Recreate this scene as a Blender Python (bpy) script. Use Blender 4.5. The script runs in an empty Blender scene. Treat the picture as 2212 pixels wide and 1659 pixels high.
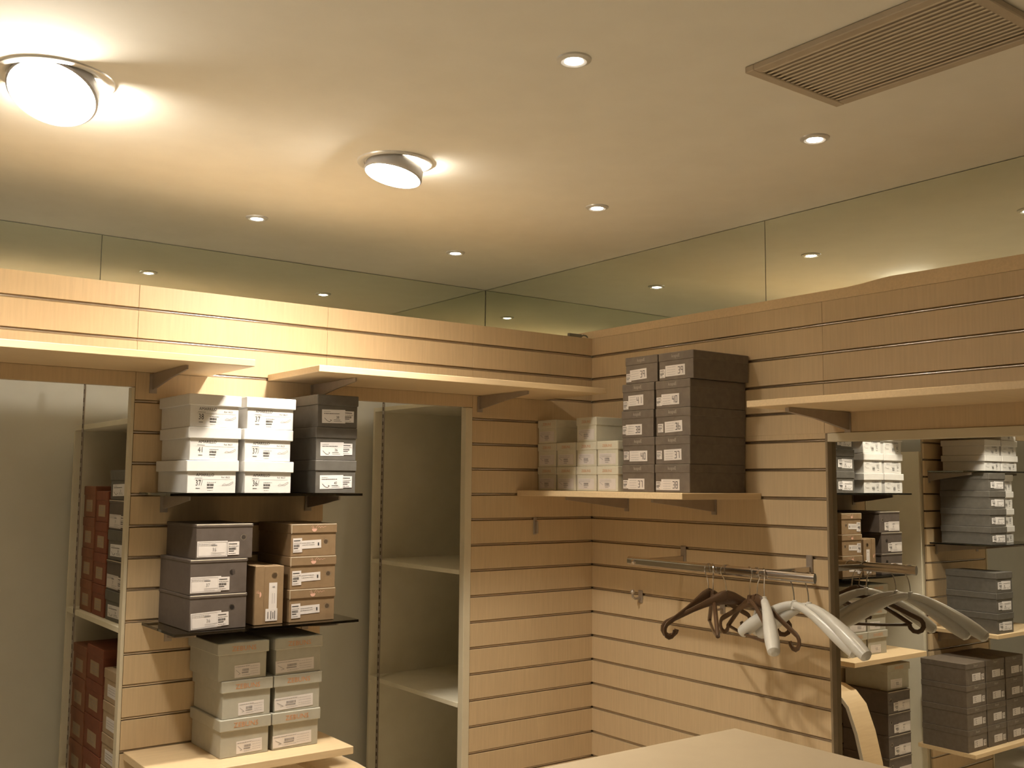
import bpy, bmesh, math, random
from mathutils import Vector, Matrix
random.seed(7)
S = bpy.context.scene
COL = S.collection
R = math.radians

# ------------------------------------------------------------------ camera
def make_camera():
    f, yaw, pitch, roll = 2204.68, 0.64273, 0.09584, 0.00799
    F = Vector((math.sin(yaw)*math.cos(pitch), math.cos(yaw)*math.cos(pitch), math.sin(pitch)))
    rt = F.cross(Vector((0, 0, 1))).normalized(); up = rt.cross(F)
    r2 = rt*math.cos(roll)+up*math.sin(roll); u2 = up*math.cos(roll)-rt*math.sin(roll)
    cd = bpy.data.cameras.new('camera'); co = bpy.data.objects.new('camera', cd)
    m = Matrix((r2, u2, -F)).transposed().to_4x4(); m.translation = Vector((-2.94916, -3.35282, 1.76972))
    co.matrix_world = m
    cd.sensor_fit = 'HORIZONTAL'; cd.sensor_width = 36.0; cd.lens = 36.0*f/2212.0
    cd.clip_start = 0.02
    COL.objects.link(co); S.camera = co
make_camera()

# ------------------------------------------------------------------ world, exposure
W = bpy.data.worlds.new('world'); S.world = W; W.use_nodes = True
W.node_tree.nodes['Background'].inputs[0].default_value = (1.0, 0.80, 0.55, 1)
W.node_tree.nodes['Background'].inputs[1].default_value = 0.0
S.view_settings.view_transform = 'Standard'
S.view_settings.look = 'None'
S.view_settings.gamma = 1.0
S.view_settings.use_curve_mapping = False
S.view_settings.exposure = 0.10
# lamp settings used by the lamp builders below
FLOOD_COL, SPOT_COL = (1.0, 0.90, 0.76), (1.0, 0.81, 0.53)
P_FLOOD, P_FLOOD_NEAR, P_SPOT = 52.0, 64.0, 13.0
E_FLOOD, E_SPOT = 290.0, 40.0

# ------------------------------------------------------------------ measured layout
H = 2.744            # ceiling
D = 0.848            # back wall behind the slat wall
TOP = 2.40           # top of the slat walls
HEAD = 2.066         # bottom of the header over the openings
MIRX = 0.018         # plane of the tall wall mirror

# ------------------------------------------------------------------ materials
MATS = {}
def mat(name, col, rough=0.6, metal=0.0, var=0.06, scale=30.0, bump=0.0, stretch=None, emit=None, estr=0.0, trans=0.0, spec=None, ior=None):
    if name in MATS: return MATS[name]
    m = bpy.data.materials.new(name); m.use_nodes = True
    nt = m.node_tree; b = nt.nodes['Principled BSDF']
    b.inputs['Roughness'].default_value = rough; b.inputs['Metallic'].default_value = metal
    if spec is not None: b.inputs['Specular IOR Level'].default_value = spec
    if ior: b.inputs['IOR'].default_value = ior
    if trans: b.inputs['Transmission Weight'].default_value = trans
    c = (col[0], col[1], col[2], 1)
    if var > 0:
        tc = nt.nodes.new('ShaderNodeTexCoord'); oi = nt.nodes.new('ShaderNodeObjectInfo')
        mp = nt.nodes.new('ShaderNodeMapping'); mp.inputs['Scale'].default_value = stretch or (1, 1, 1)
        ad = nt.nodes.new('ShaderNodeVectorMath'); ad.operation = 'ADD'
        sc = nt.nodes.new('ShaderNodeVectorMath'); sc.operation = 'SCALE'; sc.inputs['Scale'].default_value = 9.0
        cb = nt.nodes.new('ShaderNodeCombineXYZ')
        for i in range(3): nt.links.new(oi.outputs['Random'], cb.inputs[i])
        nt.links.new(cb.outputs[0], sc.inputs[0])
        nt.links.new(tc.outputs['Object'], ad.inputs[0]); nt.links.new(sc.outputs[0], ad.inputs[1])
        nt.links.new(ad.outputs[0], mp.inputs['Vector'])
        nz = nt.nodes.new('ShaderNodeTexNoise'); nz.inputs['Scale'].default_value = scale; nz.inputs['Detail'].default_value = 4
        nt.links.new(mp.outputs[0], nz.inputs['Vector'])
        rp = nt.nodes.new('ShaderNodeValToRGB')
        rp.color_ramp.elements[0].position = 0.3; rp.color_ramp.elements[1].position = 0.7
        rp.color_ramp.elements[0].color = (c[0]*(1-var), c[1]*(1-var*1.15), c[2]*(1-var*1.3), 1)
        rp.color_ramp.elements[1].color = (min(1, c[0]*(1+var)), min(1, c[1]*(1+var)), min(1, c[2]*(1+var)), 1)
        nt.links.new(nz.outputs['Fac'], rp.inputs['Fac']); nt.links.new(rp.outputs['Color'], b.inputs['Base Color'])
        if bump:
            bp = nt.nodes.new('ShaderNodeBump'); bp.inputs['Strength'].default_value = bump; bp.inputs['Distance'].default_value = 0.002
            nt.links.new(nz.outputs['Fac'], bp.inputs['Height']); nt.links.new(bp.outputs['Normal'], b.inputs['Normal'])
    else:
        b.inputs['Base Color'].default_value = c
    if emit:
        b.inputs['Emission Color'].default_value = (*emit, 1); b.inputs['Emission Strength'].default_value = estr
    MATS[name] = m
    return m

M_CEIL = mat('ceiling_paint', (0.86, 0.82, 0.73), 0.9, var=0.02, scale=8)
M_WHITE = mat('white_wall_paint', (0.70, 0.68, 0.60), 0.85, var=0.02, scale=10)
M_FLOOR = mat('floor_tile', (0.78, 0.71, 0.58), 0.45, var=0.08, scale=5)
M_MAPLE = mat('maple_laminate', (0.62, 0.465, 0.28), 0.48, var=0.05, scale=14, stretch=(9, 9, 0.5))
M_MAPLEH = mat('maple_shelf', (0.72, 0.54, 0.32), 0.5, var=0.05, scale=14, stretch=(0.6, 9, 9))
M_BACK = mat('groove_backing', (0.36, 0.29, 0.20), 0.6, var=0.05)
M_ALU = mat('aluminium_channel', (0.60, 0.56, 0.52), 0.22, 1.0, var=0.03)
M_UNIT = mat('storage_laminate', (0.82, 0.76, 0.60), 0.6, var=0.03, scale=12)
M_POST = mat('pale_edge_band', (0.66, 0.58, 0.42), 0.5, var=0.03, scale=12)
M_STEEL = mat('bracket_steel', (0.42, 0.36, 0.30), 0.4, 0.5, var=0.05)
M_CHROME = mat('chrome', (0.62, 0.58, 0.55), 0.14, 1.0, var=0.02)
M_MIRROR = mat('mirror_glass', (0.80, 0.83, 0.74), 0.0, 1.0, var=0.0)
M_MIRLOW = mat('tall_mirror_glass', (0.70, 0.69, 0.64), 0.0, 1.0, var=0.0)
M_SEAM = mat('mirror_edge', (0.16, 0.15, 0.09), 0.5, var=0.05)
M_GLASS = mat('smoked_glass', (0.30, 0.29, 0.24), 0.03, 0.0, var=0.0, trans=1.0, ior=1.45)
M_RINGM = mat('downlight_trim', (0.70, 0.68, 0.63), 0.35, 0.3, var=0.03)
M_HOUS = mat('lamp_housing', (0.55, 0.54, 0.54), 0.4, 0.3, var=0.03)
M_LENS = mat('flood_lens', (1, 1, 1), 0.4, var=0.0, emit=(1.0, 0.93, 0.80), estr=E_FLOOD)
M_SLENS = mat('spot_lens', (1, 1, 1), 0.4, var=0.0, emit=(1.0, 0.93, 0.80), estr=E_SPOT)
M_VENT = mat('vent_metal', (0.68, 0.59, 0.47), 0.6, 0.0, var=0.05)
M_VFRAME = mat('vent_frame', (0.50, 0.42, 0.32), 0.6, var=0.05)
M_VBACK = mat('vent_backing', (0.50, 0.42, 0.32), 0.8, var=0.05)
M_FRAME = mat('mirror_frame', (0.28, 0.21, 0.13), 0.5, var=0.05)
M_DARK = mat('dark_void', (0.10, 0.08, 0.06), 0.8, var=0.05)
M_WBOX = mat('white_card', (0.73, 0.71, 0.68), 0.6, var=0.02, scale=40)
M_CBOX = mat('cream_card', (0.66, 0.62, 0.50), 0.65, var=0.03, scale=40)
M_BLACK = mat('black_card', (0.15, 0.12, 0.093), 0.55, var=0.12, scale=40)  # black lifted to an even brown grey to stand for lens haze
M_CHAR = mat('charcoal_card', (0.12, 0.11, 0.095), 0.55, var=0.10, scale=40)
M_DKBR = mat('dark_brown_card', (0.105, 0.082, 0.068), 0.55, var=0.10, scale=40)
M_KRAFT = mat('kraft_brown_card', (0.26, 0.17, 0.09), 0.6, var=0.08, scale=40)
M_SAGE = mat('sage_grey_card', (0.43, 0.405, 0.33), 0.65, var=0.04, scale=40)
M_RED = mat('red_card', (0.22, 0.062, 0.028), 0.6, var=0.10, scale=30)
M_ORANGE = mat('orange_red_card', (0.26, 0.10, 0.05), 0.6, var=0.10, scale=30)
M_TAN = mat('tan_card', (0.40, 0.29, 0.18), 0.6, var=0.08, scale=30)
M_LABEL = mat('label_paper', (0.78, 0.75, 0.74), 0.6, var=0.02, scale=60)
M_LABELW = mat('label_paper_warm', (0.72, 0.66, 0.62), 0.6, var=0.02, scale=60)
M_INK = mat('black_ink', (0.05, 0.045, 0.045), 0.7, var=0.05)
M_GREYINK = mat('grey_ink', (0.30, 0.28, 0.28), 0.7, var=0.05)
M_LIGHTINK = mat('pale_print', (0.42, 0.38, 0.32), 0.6, var=0.05)
M_ORINK = mat('orange_print', (0.62, 0.28, 0.12), 0.6, var=0.05)
M_PINK = mat('pink_emblem', (0.72, 0.42, 0.32), 0.5, var=0.05)
M_EDGE = mat('worn_paper_edge', (0.62, 0.55, 0.42), 0.7, var=0.1)
M_BRASS = mat('eyelet_metal', (0.80, 0.68, 0.50), 0.3, 0.35, var=0.05)
M_HBROWN = mat('brown_plastic', (0.085, 0.045, 0.022), 0.3, var=0.08)
M_HWHITE = mat('white_plastic', (0.62, 0.60, 0.55), 0.28, var=0.03)
M_COUNT = mat('counter_laminate', (0.40, 0.315, 0.205), 0.55, var=0.03, scale=10)
M_PLAST = mat('grey_plastic', (0.22, 0.20, 0.15), 0.5, var=0.05)

# ------------------------------------------------------------------ mesh helpers
class MB:
    def __init__(self): self.v = []; self.f = []
    def quadbox(self, x0, x1, y0, y1, z0, z1):
        n = len(self.v)
        self.v += [(x0,y0,z0),(x1,y0,z0),(x1,y1,z0),(x0,y1,z0),(x0,y0,z1),(x1,y0,z1),(x1,y1,z1),(x0,y1,z1)]
        self.f += [tuple(n+i for i in q) for q in ((0,3,2,1),(4,5,6,7),(0,1,5,4),(1,2,6,5),(2,3,7,6),(3,0,4,7))]
        return self
    def prism(self, poly, a0, a1, axis):
        # poly in the two other axes (in x,y,z order); extruded a0..a1 along axis
        n = len(self.v); k = len(poly)
        for a in (a0, a1):
            for p in poly:
                q = list(p); q.insert(axis, a); self.v.append(tuple(q))
        self.f.append(tuple(n+i for i in range(k))[::-1]); self.f.append(tuple(n+k+i for i in range(k)))
        for i in range(k):
            j = (i+1) % k; self.f.append((n+i, n+j, n+k+j, n+k+i))
        return self
    def tube(self, path, rad, seg=10, flat=1.0, ref=None, cap=True):
        pts = [Vector(p) for p in path]; n = len(self.v); m = len(pts)
        rads = rad if isinstance(rad, (list, tuple)) else [rad]*m
        ref = Vector(ref) if ref else None
        u = None
        for i, p in enumerate(pts):
            t = (pts[min(i+1, m-1)]-pts[max(i-1, 0)]).normalized()
            if ref: u = ref
            if u is None: u = Vector((0, 0, 1)) if abs(t.z) < 0.9 else Vector((1, 0, 0))
            u = (u-t*u.dot(t)).normalized(); w = t.cross(u)
            for k in range(seg):
                a = 2*math.pi*k/seg
                self.v.append(tuple(p+u*math.cos(a)*rads[i]+w*math.sin(a)*rads[i]*flat))
        for i in range(m-1):
            for k in range(seg):
                a = n+i*seg+k; b = n+i*seg+(k+1) % seg
                self.f.append((a, b, b+seg, a+seg))
        if cap:
            self.f.append(tuple(n+k for k in range(seg))[::-1]); self.f.append(tuple(n+(m-1)*seg+k for k in range(seg)))
        return self
    def lathe(self, prof, seg=32, close=True):
        n = len(self.v); m = len(prof)
        for r, z in prof:
            for k in range(seg):
                a = 2*math.pi*k/seg; self.v.append((r*math.cos(a), r*math.sin(a), z))
        for i in range(m-1):
            for k in range(seg):
                a = n+i*seg+k; b = n+i*seg+(k+1) % seg
                self.f.append((a, b, b+seg, a+seg))
        if close:
            for k in range(seg):
                a = n+(m-1)*seg+k; b = n+(m-1)*seg+(k+1) % seg
                self.f.append((a, b, n+(k+1) % seg, n+k))
        return self
    def poly(self, pts):
        n = len(self.v); self.v += [tuple(p) for p in pts]; self.f.append(tuple(n+i for i in range(len(pts)))); return self
    def mesh(self, name, m, bevel=0.0, smooth=False, seg=1):
        me = bpy.data.meshes.new(name); me.from_pydata(self.v, [], self.f)
        bm = bmesh.new(); bm.from_mesh(me)
        if bevel:
            bmesh.ops.bevel(bm, geom=list(bm.edges), offset=bevel, segments=seg, affect='EDGES', clamp_overlap=True)
        bmesh.ops.recalc_face_normals(bm, faces=list(bm.faces))
        bm.to_mesh(me); bm.free()
        me.materials.append(m)
        if smooth:
            for p in me.polygons: p.use_smooth = True
            try: me.set_sharp_from_angle(angle=R(35))
            except Exception: pass
        return me

def put(name, me, parent=None, loc=(0, 0, 0), rot=(0, 0, 0)):
    o = bpy.data.objects.new(name, me); COL.objects.link(o)
    o.location = loc; o.rotation_euler = rot
    if parent: o.parent = parent
    return o
def tag(o, label, cat, group=None):
    o['label'] = label; o['category'] = cat
    if group: o['group'] = group
    return o
def thing(name, label, cat, loc=(0, 0, 0), rot=(0, 0, 0), group=None):
    return tag(put(name, None, None, loc, rot), label, cat, group)
def structure(o):
    o['kind'] = 'structure'; return o
CACHE = {}
def cached(key, fn):
    if key not in CACHE: CACHE[key] = fn()
    return CACHE[key]
def bbox(name, m, x0, x1, y0, y1, z0, z1, parent=None, bevel=0.0, loc=(0, 0, 0)):
    return put(name, MB().quadbox(x0, x1, y0, y1, z0, z1).mesh(name, m, bevel), parent, loc)

# ------------------------------------------------------------------ room shell
XW, YW = -6.2, -6.4
structure(bbox('floor', M_FLOOR, XW, 0.12, YW, D+0.1, -0.1, 0.0))
structure(bbox('ceiling', M_CEIL, XW, 0.12, YW, D+0.1, H, H+0.1))
structure(bbox('wall_back', M_WHITE, XW, 0.06, D+0.004, D+0.1, 0.0, H))
wall_outer = structure(bbox('wall_outer', M_BACK, 0.06, 0.12, YW, D+0.1, 0.0, H))
structure(bbox('wall_side', M_WHITE, XW-0.1, XW, YW, D+0.1, 0.0, H))
structure(bbox('wall_rear', M_WHITE, XW, 0.12, YW-0.1, YW, 0.0, H))
# plain strip of the right wall behind the slat wall, seen inside the storage niches
structure(bbox('wall_niche', M_WHITE, 0.02, 0.06, 0.02, D, 0.0, TOP-0.01))

G0 = TOP-0.0796          # centre of first groove
GH = 0.0055              # half groove
def rows(zmin, zmax=TOP):
    out = []
    k = 0
    while True:
        zt = TOP if k == 0 else G0-GH-0.1*(k-1)
        zb = G0+GH-0.1*k
        if zt <= zmin+0.004: break
        out.append((k, max(zb, zmin), zt, zb >= zmin))
        k += 1
    return out

# left wall: thin backing sheet with slats in front
def slat_wall_left():
    mb = MB()
    panels = [(-0.6346, 0.0, 0.06), (-1.2796, -0.6354, HEAD), (-1.9556, -1.2804, 0.06), (-2.5496, -1.9564, HEAD), (-3.2, -2.5504, 0.06), (-3.85, -3.2008, HEAD), (-4.5, -3.8508, 0.06)]
    for x0, x1, zb in panels: mb.quadbox(x0-0.0003, x1+0.0003, 0.012, 0.02, zb, TOP)
    w = structure(put('wall_left', mb.mesh('wall_left', M_BACK)))
    for x0, x1, zb in panels:
        for k, b, t, full in rows(zb):
            wd, hh = round(x1-x0, 4), round(t-b, 4)
            me = cached(('slat', wd, hh), lambda: MB().quadbox(-wd/2, wd/2, 0, 0.0118, -hh/2, hh/2).mesh('slat', M_MAPLE, 0.0007))
            put('slat', me, w, ((x0+x1)/2, 0, (t+b)/2))
            if full:
                def ch():
                    m2 = MB(); pr = [(0.0115-0.0065*math.cos(a), GH*math.sin(a)) for a in [R(-88+22*i) for i in range(9)]]
                    pr += [(0.0118, GH), (0.0118, -GH)]
                    m2.prism(pr, -wd/2, wd/2, 0); return m2.mesh('groove_channel', M_ALU, smooth=True)
                put('groove_channel', cached(('ch', wd), ch), w, ((x0+x1)/2, 0, b-GH))
    return w
wall_left = slat_wall_left()

def slat_wall_right():
    # panels along y: (y0,y1,zbottom,ztop)
    mb = MB()
    pan = [(-1.1996, 0.0118, 1.945, TOP), (-2.3996, -1.2004, 1.945, TOP), (-3.6, -2.4004, 1.945, TOP), (-1.212, 0.0118, 0.06, 1.945), (-3.6, -2.402, 0.06, 1.945)]
    for y0, y1, zb, zt in pan: mb.quadbox(0.012, 0.02, y0-0.001, y1+0.001, zb, zt)
    w = structure(put('wall_right', mb.mesh('wall_right', M_BACK)))
    for y0, y1, zb, zt in pan:
        for k, b, t, full in rows(0.06):
            tt, bb = min(t, zt), max(b, zb)
            if tt-bb < 0.004: continue
            wd, hh = round(y1-y0, 4), round(tt-bb, 4)
            me = cached(('slatr', wd, hh), lambda: MB().quadbox(0, 0.0118, -wd/2, wd/2, -hh/2, hh/2).mesh('slat', M_MAPLE, 0.0007))
            put('slat', me, w, (0, (y0+y1)/2, (tt+bb)/2))
            if full and zb < b-GH < zt and bb == b:
                def ch():
                    m2 = MB(); pr = [(0.0115-0.0065*math.cos(a), GH*math.sin(a)) for a in [R(-88+22*i) for i in range(9)]]
                    pr += [(0.0118, GH), (0.0118, -GH)]
                    n = len(pr)
                    for yy in (-wd/2, wd/2):
                        for px, pz in pr: m2.v.append((px, yy, pz))
                    m2.f.append(tuple(range(n))); m2.f.append(tuple(range(n, 2*n))[::-1])
                    for i in range(n):
                        j = (i+1) % n; m2.f.append((i, j, n+j, n+i))
                    return m2.mesh('groove_channel', M_ALU, smooth=True)
                put('groove_channel', cached(('chr', wd), ch), w, (0, (y0+y1)/2, b-GH))
    return w
wall_right2 = slat_wall_right()

# capping trim above the right slat wall, its top line rising to a rounded bump
cap = [(-0.001, 2.401)]
ys = [0.80, -1.30, -1.36, -1.42, -1.47, -1.55, -2.4, -3.6]
zs = [2.432, 2.437, 2.440, 2.446, 2.449, 2.448, 2.442, 2.44]
poly = [(-3.6, 2.401), (0.80, 2.401)]+list(zip(ys, zs))
structure(put('trim_1', MB().prism(poly, 0.002, 0.018, 0).mesh('trim_1', M_MAPLEH)))

# uprights at the edges of the niches
for n, (x0, x1) in enumerate([(-0.668, -0.6365), (-1.968, -1.9575), (-3.216, -3.2025)]):
    structure(bbox('trim_%d' % (n+2), M_POST, x0, x1, -0.003, 0.75 if n < 0 else 0.03, 0.0, HEAD-0.002, bevel=0.001))

# ------------------------------------------------------------------ mirrors
def mirror_panel(name, label, x0, x1, y0, y1, z0, z1, group='mirror panels under the ceiling', m=M_MIRROR):
    t = thing(name, label, 'mirror', ((x0+x1)/2, (y0+y1)/2, z0), group=group)
    cx, cy = (x0+x1)/2, (y0+y1)/2
    bbox('pane', m, x0-cx, x1-cx, y0-cy, y1-cy, 0, z1-z0, t)
    return t
ZM = 2.38
mirror_panel('frieze_mirror', 'long mirror strip under the ceiling behind the left slat wall, right of its seam', -1.8605, 0.017, D-0.004, D, ZM, H-0.003)
mirror_panel('frieze_mirror', 'mirror strip under the ceiling at the far left, left of its seam', -4.2, -1.8635, D-0.004, D, ZM, H-0.003)
mirror_panel('frieze_mirror', 'mirror strip under the ceiling above the right slat wall, nearest the corner', 0.02, 0.024, -0.9415, D-0.006, TOP-0.02, H-0.003)
mirror_panel('frieze_mirror', 'mirror strip under the ceiling above the right slat wall, right of its dark seam', 0.02, 0.024, -3.6, -0.9445, TOP-0.02, H-0.003)
structure(bbox('trim_5', M_SEAM, 0.0245, 0.0255, -3.6, D-0.005, TOP-0.02, H-0.001))
structure(bbox('trim_6', M_SEAM, -4.2, 0.0, D+0.0005, D+0.0015, ZM, H-0.001))

# tall mirror on the right wall
t = thing('wall_mirror', 'tall wall mirror beside the slat wall reflecting the shoe boxes', 'mirror', (MIRX, -1.8, 0.0))
bbox('pane', M_MIRLOW, 0, 0.005, -0.585, 0.585, 0.08, 1.93, t)
bbox('frame_side', M_FRAME, -0.024, 0.002, 0.585, 0.594, 0.06, 1.944, t, 0.001)
bbox('frame_side', M_FRAME, -0.024, 0.002, -0.598, -0.585, 0.06, 1.944, t, 0.001)
bbox('frame_top', M_POST, -0.024, 0.002, -0.585, 0.585, 1.915, 1.944, t, 0.001)
bbox('frame_bottom', M_POST, -0.024, 0.002, -0.585, 0.585, 0.06, 0.08, t, 0.001)

# ------------------------------------------------------------------ lamps
def spot_light(parent, loc, aim, energy, angle, blend, radius, col):
    ld = bpy.data.lights.new('lamp_light', 'SPOT'); ld.energy = energy; ld.color = col
    ld.spot_size = angle; ld.spot_blend = blend; ld.shadow_soft_size = radius
    o = bpy.data.objects.new('lamp_light', ld); COL.objects.link(o); o.parent = parent; o.location = loc
    o.rotation_euler = Vector(aim).to_track_quat('-Z', 'Y').to_euler()
    return o
def downlight(x, y, label):
    t = thing('downlight', label, 'ceiling light', (x, y, H), group='small recessed ceiling spotlights')
    put('trim_ring', cached('dl_ring', lambda: MB().lathe([(0.022, 0.0), (0.0225, -0.006), (0.030, -0.008), (0.040, -0.004), (0.041, 0.0)], 32).mesh('trim_ring', M_RINGM, smooth=True)), t)
    put('lamp_lens', cached('dl_lens', lambda: MB().lathe([(0.0005, -0.0095), (0.010, -0.009), (0.018, -0.006), (0.0215, -0.002), (0.0215, -0.0005), (0.0005, -0.0005)], 32).mesh('lamp_lens', M_SLENS, smooth=True)), t)
    spot_light(t, (0, 0, -0.016), (0, 0, -1), P_SPOT, R(75), 1.0, 0.02, SPOT_COL)
    return t
downlight(-1.475, -1.613, 'small recessed spotlight nearest the camera, left of the ceiling vent')
downlight(-0.590, -1.619, 'small recessed spotlight just below the corner of the ceiling vent')
downlight(-0.587, -0.694, 'small recessed spotlight in the middle of the ceiling, right of the larger lamp')
downlight(-1.479, 0.205, 'small recessed spotlight above the left slat wall, left of the larger lamp')
downlight(-0.580, 0.221, 'small recessed spotlight nearest the mirrored corner')
for x, y, w in [(-2.42, 0.21, 'above the left niche'), (-2.37, -1.615, 'to the left of the spotlight by the vent'), (-3.3, -1.615, 'in the far left of the room'),
                (-2.37, -2.55, 'straight above the camera side of the counter'), (-0.59, -3.45, 'near the right wall behind the vent'), (-3.3, -3.45, 'behind the camera on the left'), (-1.9, -4.3, 'behind the camera')]:
    downlight(x, y, 'unseen added recessed spotlight '+w)  # lamps out of view, added past the visible grid for even light

def flood(x, y, label, aim, energy, rad_o, angle=R(146)):
    t = thing('gimbal_downlight', label, 'ceiling light', (x, y, H), group='large gimbal lamps')
    s = rad_o/0.115
    put('trim_ring', MB().lathe([(0.094*s, 0.0), (0.095*s, -0.004), (0.105*s, -0.007), (0.115*s, -0.004), (0.116*s, 0.0)], 48).mesh('trim_ring', M_RINGM, smooth=True), t)
    q = Vector(aim).to_track_quat('-Z', 'Y').to_euler()
    hd = put('lamp_head', MB().lathe([(0.080*s, 0.010), (0.087*s, 0.0), (0.090*s, -0.030*s), (0.086*s, -0.034*s), (0.080*s, -0.030*s), (0.078*s, -0.015*s)], 48).mesh('lamp_head', M_HOUS, smooth=True), t, (0, 0, -0.012*s), q)
    put('lamp_lens', MB().lathe([(0.0005, -0.040*s), (0.030*s, -0.038*s), (0.058*s, -0.031*s), (0.0785*s, -0.020*s), (0.0785*s, -0.012*s), (0.0005, -0.012*s)], 48).mesh('lamp_lens', M_LENS, smooth=True), hd)
    a = Vector(aim).normalized()
    spot_light(t, Vector((0, 0, -0.012))+a*0.062*s, aim, energy, angle, 1.0, 0.035, FLOOD_COL)
    return t
flood(-1.41, -0.69, 'large gimbal lamp glowing near the middle of the ceiling', (-0.22, 0.03, -1), P_FLOOD, 0.115)
flood(-2.40, -0.75, 'large glaring gimbal lamp at the upper left, tilted towards the camera', (-0.30, -0.42, -0.95), P_FLOOD_NEAR, 0.135)

# ------------------------------------------------------------------ ceiling vent
def vent():
    x0, x1, y0, y1 = -1.13, -0.778, -2.365, -1.825
    t = thing('ceiling_vent', 'rectangular return air grille with fine louvres in the ceiling', 'vent', ((x0+x1)/2, (y0+y1)/2, H))
    a, b = (x1-x0)/2, (y1-y0)/2; fw = 0.026
    for nm, q in (('frame_rail', (-a, a, b-fw, b)), ('frame_rail', (-a, a, -b, -b+fw)), ('frame_rail', (-a, -a+fw, -b+fw, b-fw)), ('frame_rail', (a-fw, a, -b+fw, b-fw))):
        bbox(nm, M_VFRAME, q[0], q[1], q[2], q[3], -0.016, -0.0005, t, 0.002)
    bbox('backing', M_VBACK, -a+fw, a-fw, -b+fw, b-fw, -0.002, -0.0005, t)  # closed plate, toned darker so the gaps between louvres show
    n = 17; wv = (2*a-2*fw)/n
    me = MB().prism([(-wv*0.30, -0.0125), (-wv*0.22, -0.0135), (wv*0.30, -0.0115), (wv*0.24, -0.0105)], -b+fw, b-fw, 1).mesh('louvre', M_VENT)
    for i in range(n): put('louvre', me, t, (-a+fw+wv*(i+0.5), 0, 0))
vent()

# ------------------------------------------------------------------ shelves and brackets
def bracket_mesh(dep, hgt, th=0.006):
    def mk():
        m = MB(); m.prism([(0.0, -0.002), (-dep, -0.002), (-dep, -0.014), (-dep*0.55, -0.030), (-0.012, -hgt), (0.0, -hgt)], -th/2, th/2, 0)
        m.quadbox(-0.012, 0.012, -0.004, 0.0, -hgt-0.012, -0.004)
        return m.mesh('bracket', M_STEEL)
    return cached(('br', dep, hgt, th), mk)
def shelf_left(name, label, m, x0, x1, depth, top, th, brackets, group=None, bev=0.0015, bh=0.05):
    t = thing(name, label, 'shelf', ((x0+x1)/2, 0, top-th), group=group); w = (x1-x0)/2
    bbox('board', m, -w, w, -depth, -0.001, 0, th, t, bev)
    for bx in brackets: put('bracket', bracket_mesh(depth*0.8, bh), t, (bx-(x0+x1)/2, -0.0005, 0))
    return t
def shelf_right(name, label, m, y0, y1, depth, top, th, brackets, group=None, bh=0.05):
    t = thing(name, label, 'shelf', (0, (y0+y1)/2, top-th), group=group); w = (y1-y0)/2
    bbox('board', m, -depth, -0.001, -w, w, 0, th, t, 0.0015)
    for by in brackets: put('bracket', bracket_mesh(depth*0.8, bh, 0.014), t, (-0.0005, by-(y0+y1)/2, 0), (0, 0, R(-90)))
    return t
SH = 'maple display shelves'
shelf_left('wall_shelf', 'maple shelf over the far left niche, above the white boxes', M_MAPLEH, -2.94, -1.719, 0.40, 2.137, 0.022, (-1.90, -2.62), SH, bh=0.055)
shelf_left('wall_shelf', 'long maple shelf over the niche right of the white boxes', M_MAPLEH, -1.505, -0.278, 0.40, 2.137, 0.022, (-1.33, -0.60), SH, bh=0.055)
shelf_left('wall_shelf', 'low maple shelf carrying the sage grey boxes', M_MAPLEH, -1.945, -1.325, 0.35, 0.921, 0.024, (-1.90, -1.37), SH)
shelf_left('glass_shelf', 'upper smoked glass shelf carrying the white boxes', M_GLASS, -1.93, -1.285, 0.30, 1.728, 0.008, (-1.85, -1.34), 'smoked glass shelves', 0.0, 0.045)
shelf_left('glass_shelf', 'lower smoked glass shelf carrying dark and brown boxes', M_GLASS, -1.905, -1.295, 0.31, 1.315, 0.008, (-1.82, -1.34), 'smoked glass shelves', 0.0, 0.045)
shelf_right('wall_shelf', 'maple corner shelf on the right wall carrying the black box stack', M_MAPLEH, -0.925, -0.002, 0.41, 1.737, 0.022, (-0.22, -0.70), SH)
shelf_right('wall_shelf', 'empty maple shelf on the right wall above the tall mirror', M_MAPLEH, -2.42, -1.199, 0.40, 2.034, 0.021, (-1.295, -2.2), SH, 0.06)
# shelves of the next slat column, seen in the tall mirror
shelf_left('wall_shelf', 'maple shelf with three black boxes, seen only in the tall mirror', M_MAPLEH, -3.19, -2.58, 0.39, 0.953, 0.022, (-2.65, -3.1), SH)
shelf_left('glass_shelf', 'glass shelf under black and white boxes, seen only in the mirror', M_GLASS, -3.19, -2.58, 0.37, 1.44, 0.008, (-2.65, -3.1), 'smoked glass shelves', 0.0)
shelf_left('glass_shelf', 'topmost glass shelf of white boxes, seen only in the mirror', M_GLASS, -3.19, -2.58, 0.33, 1.855, 0.008, (-2.594, -3.1), 'smoked glass shelves', 0.0)
shelf_left('wall_shelf', 'bottom maple shelf under the dark boxes, seen low in the mirror', M_MAPLEH, -1.95, -1.60, 0.34, 0.30, 0.022, (-1.90, -1.65), SH)
shelf_left('wall_shelf', 'bottom maple shelf under the tall black stack, low in the mirror', M_MAPLEH, -3.19, -2.40, 0.34, 0.33, 0.022, (-2.65, -3.1), SH)

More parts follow.
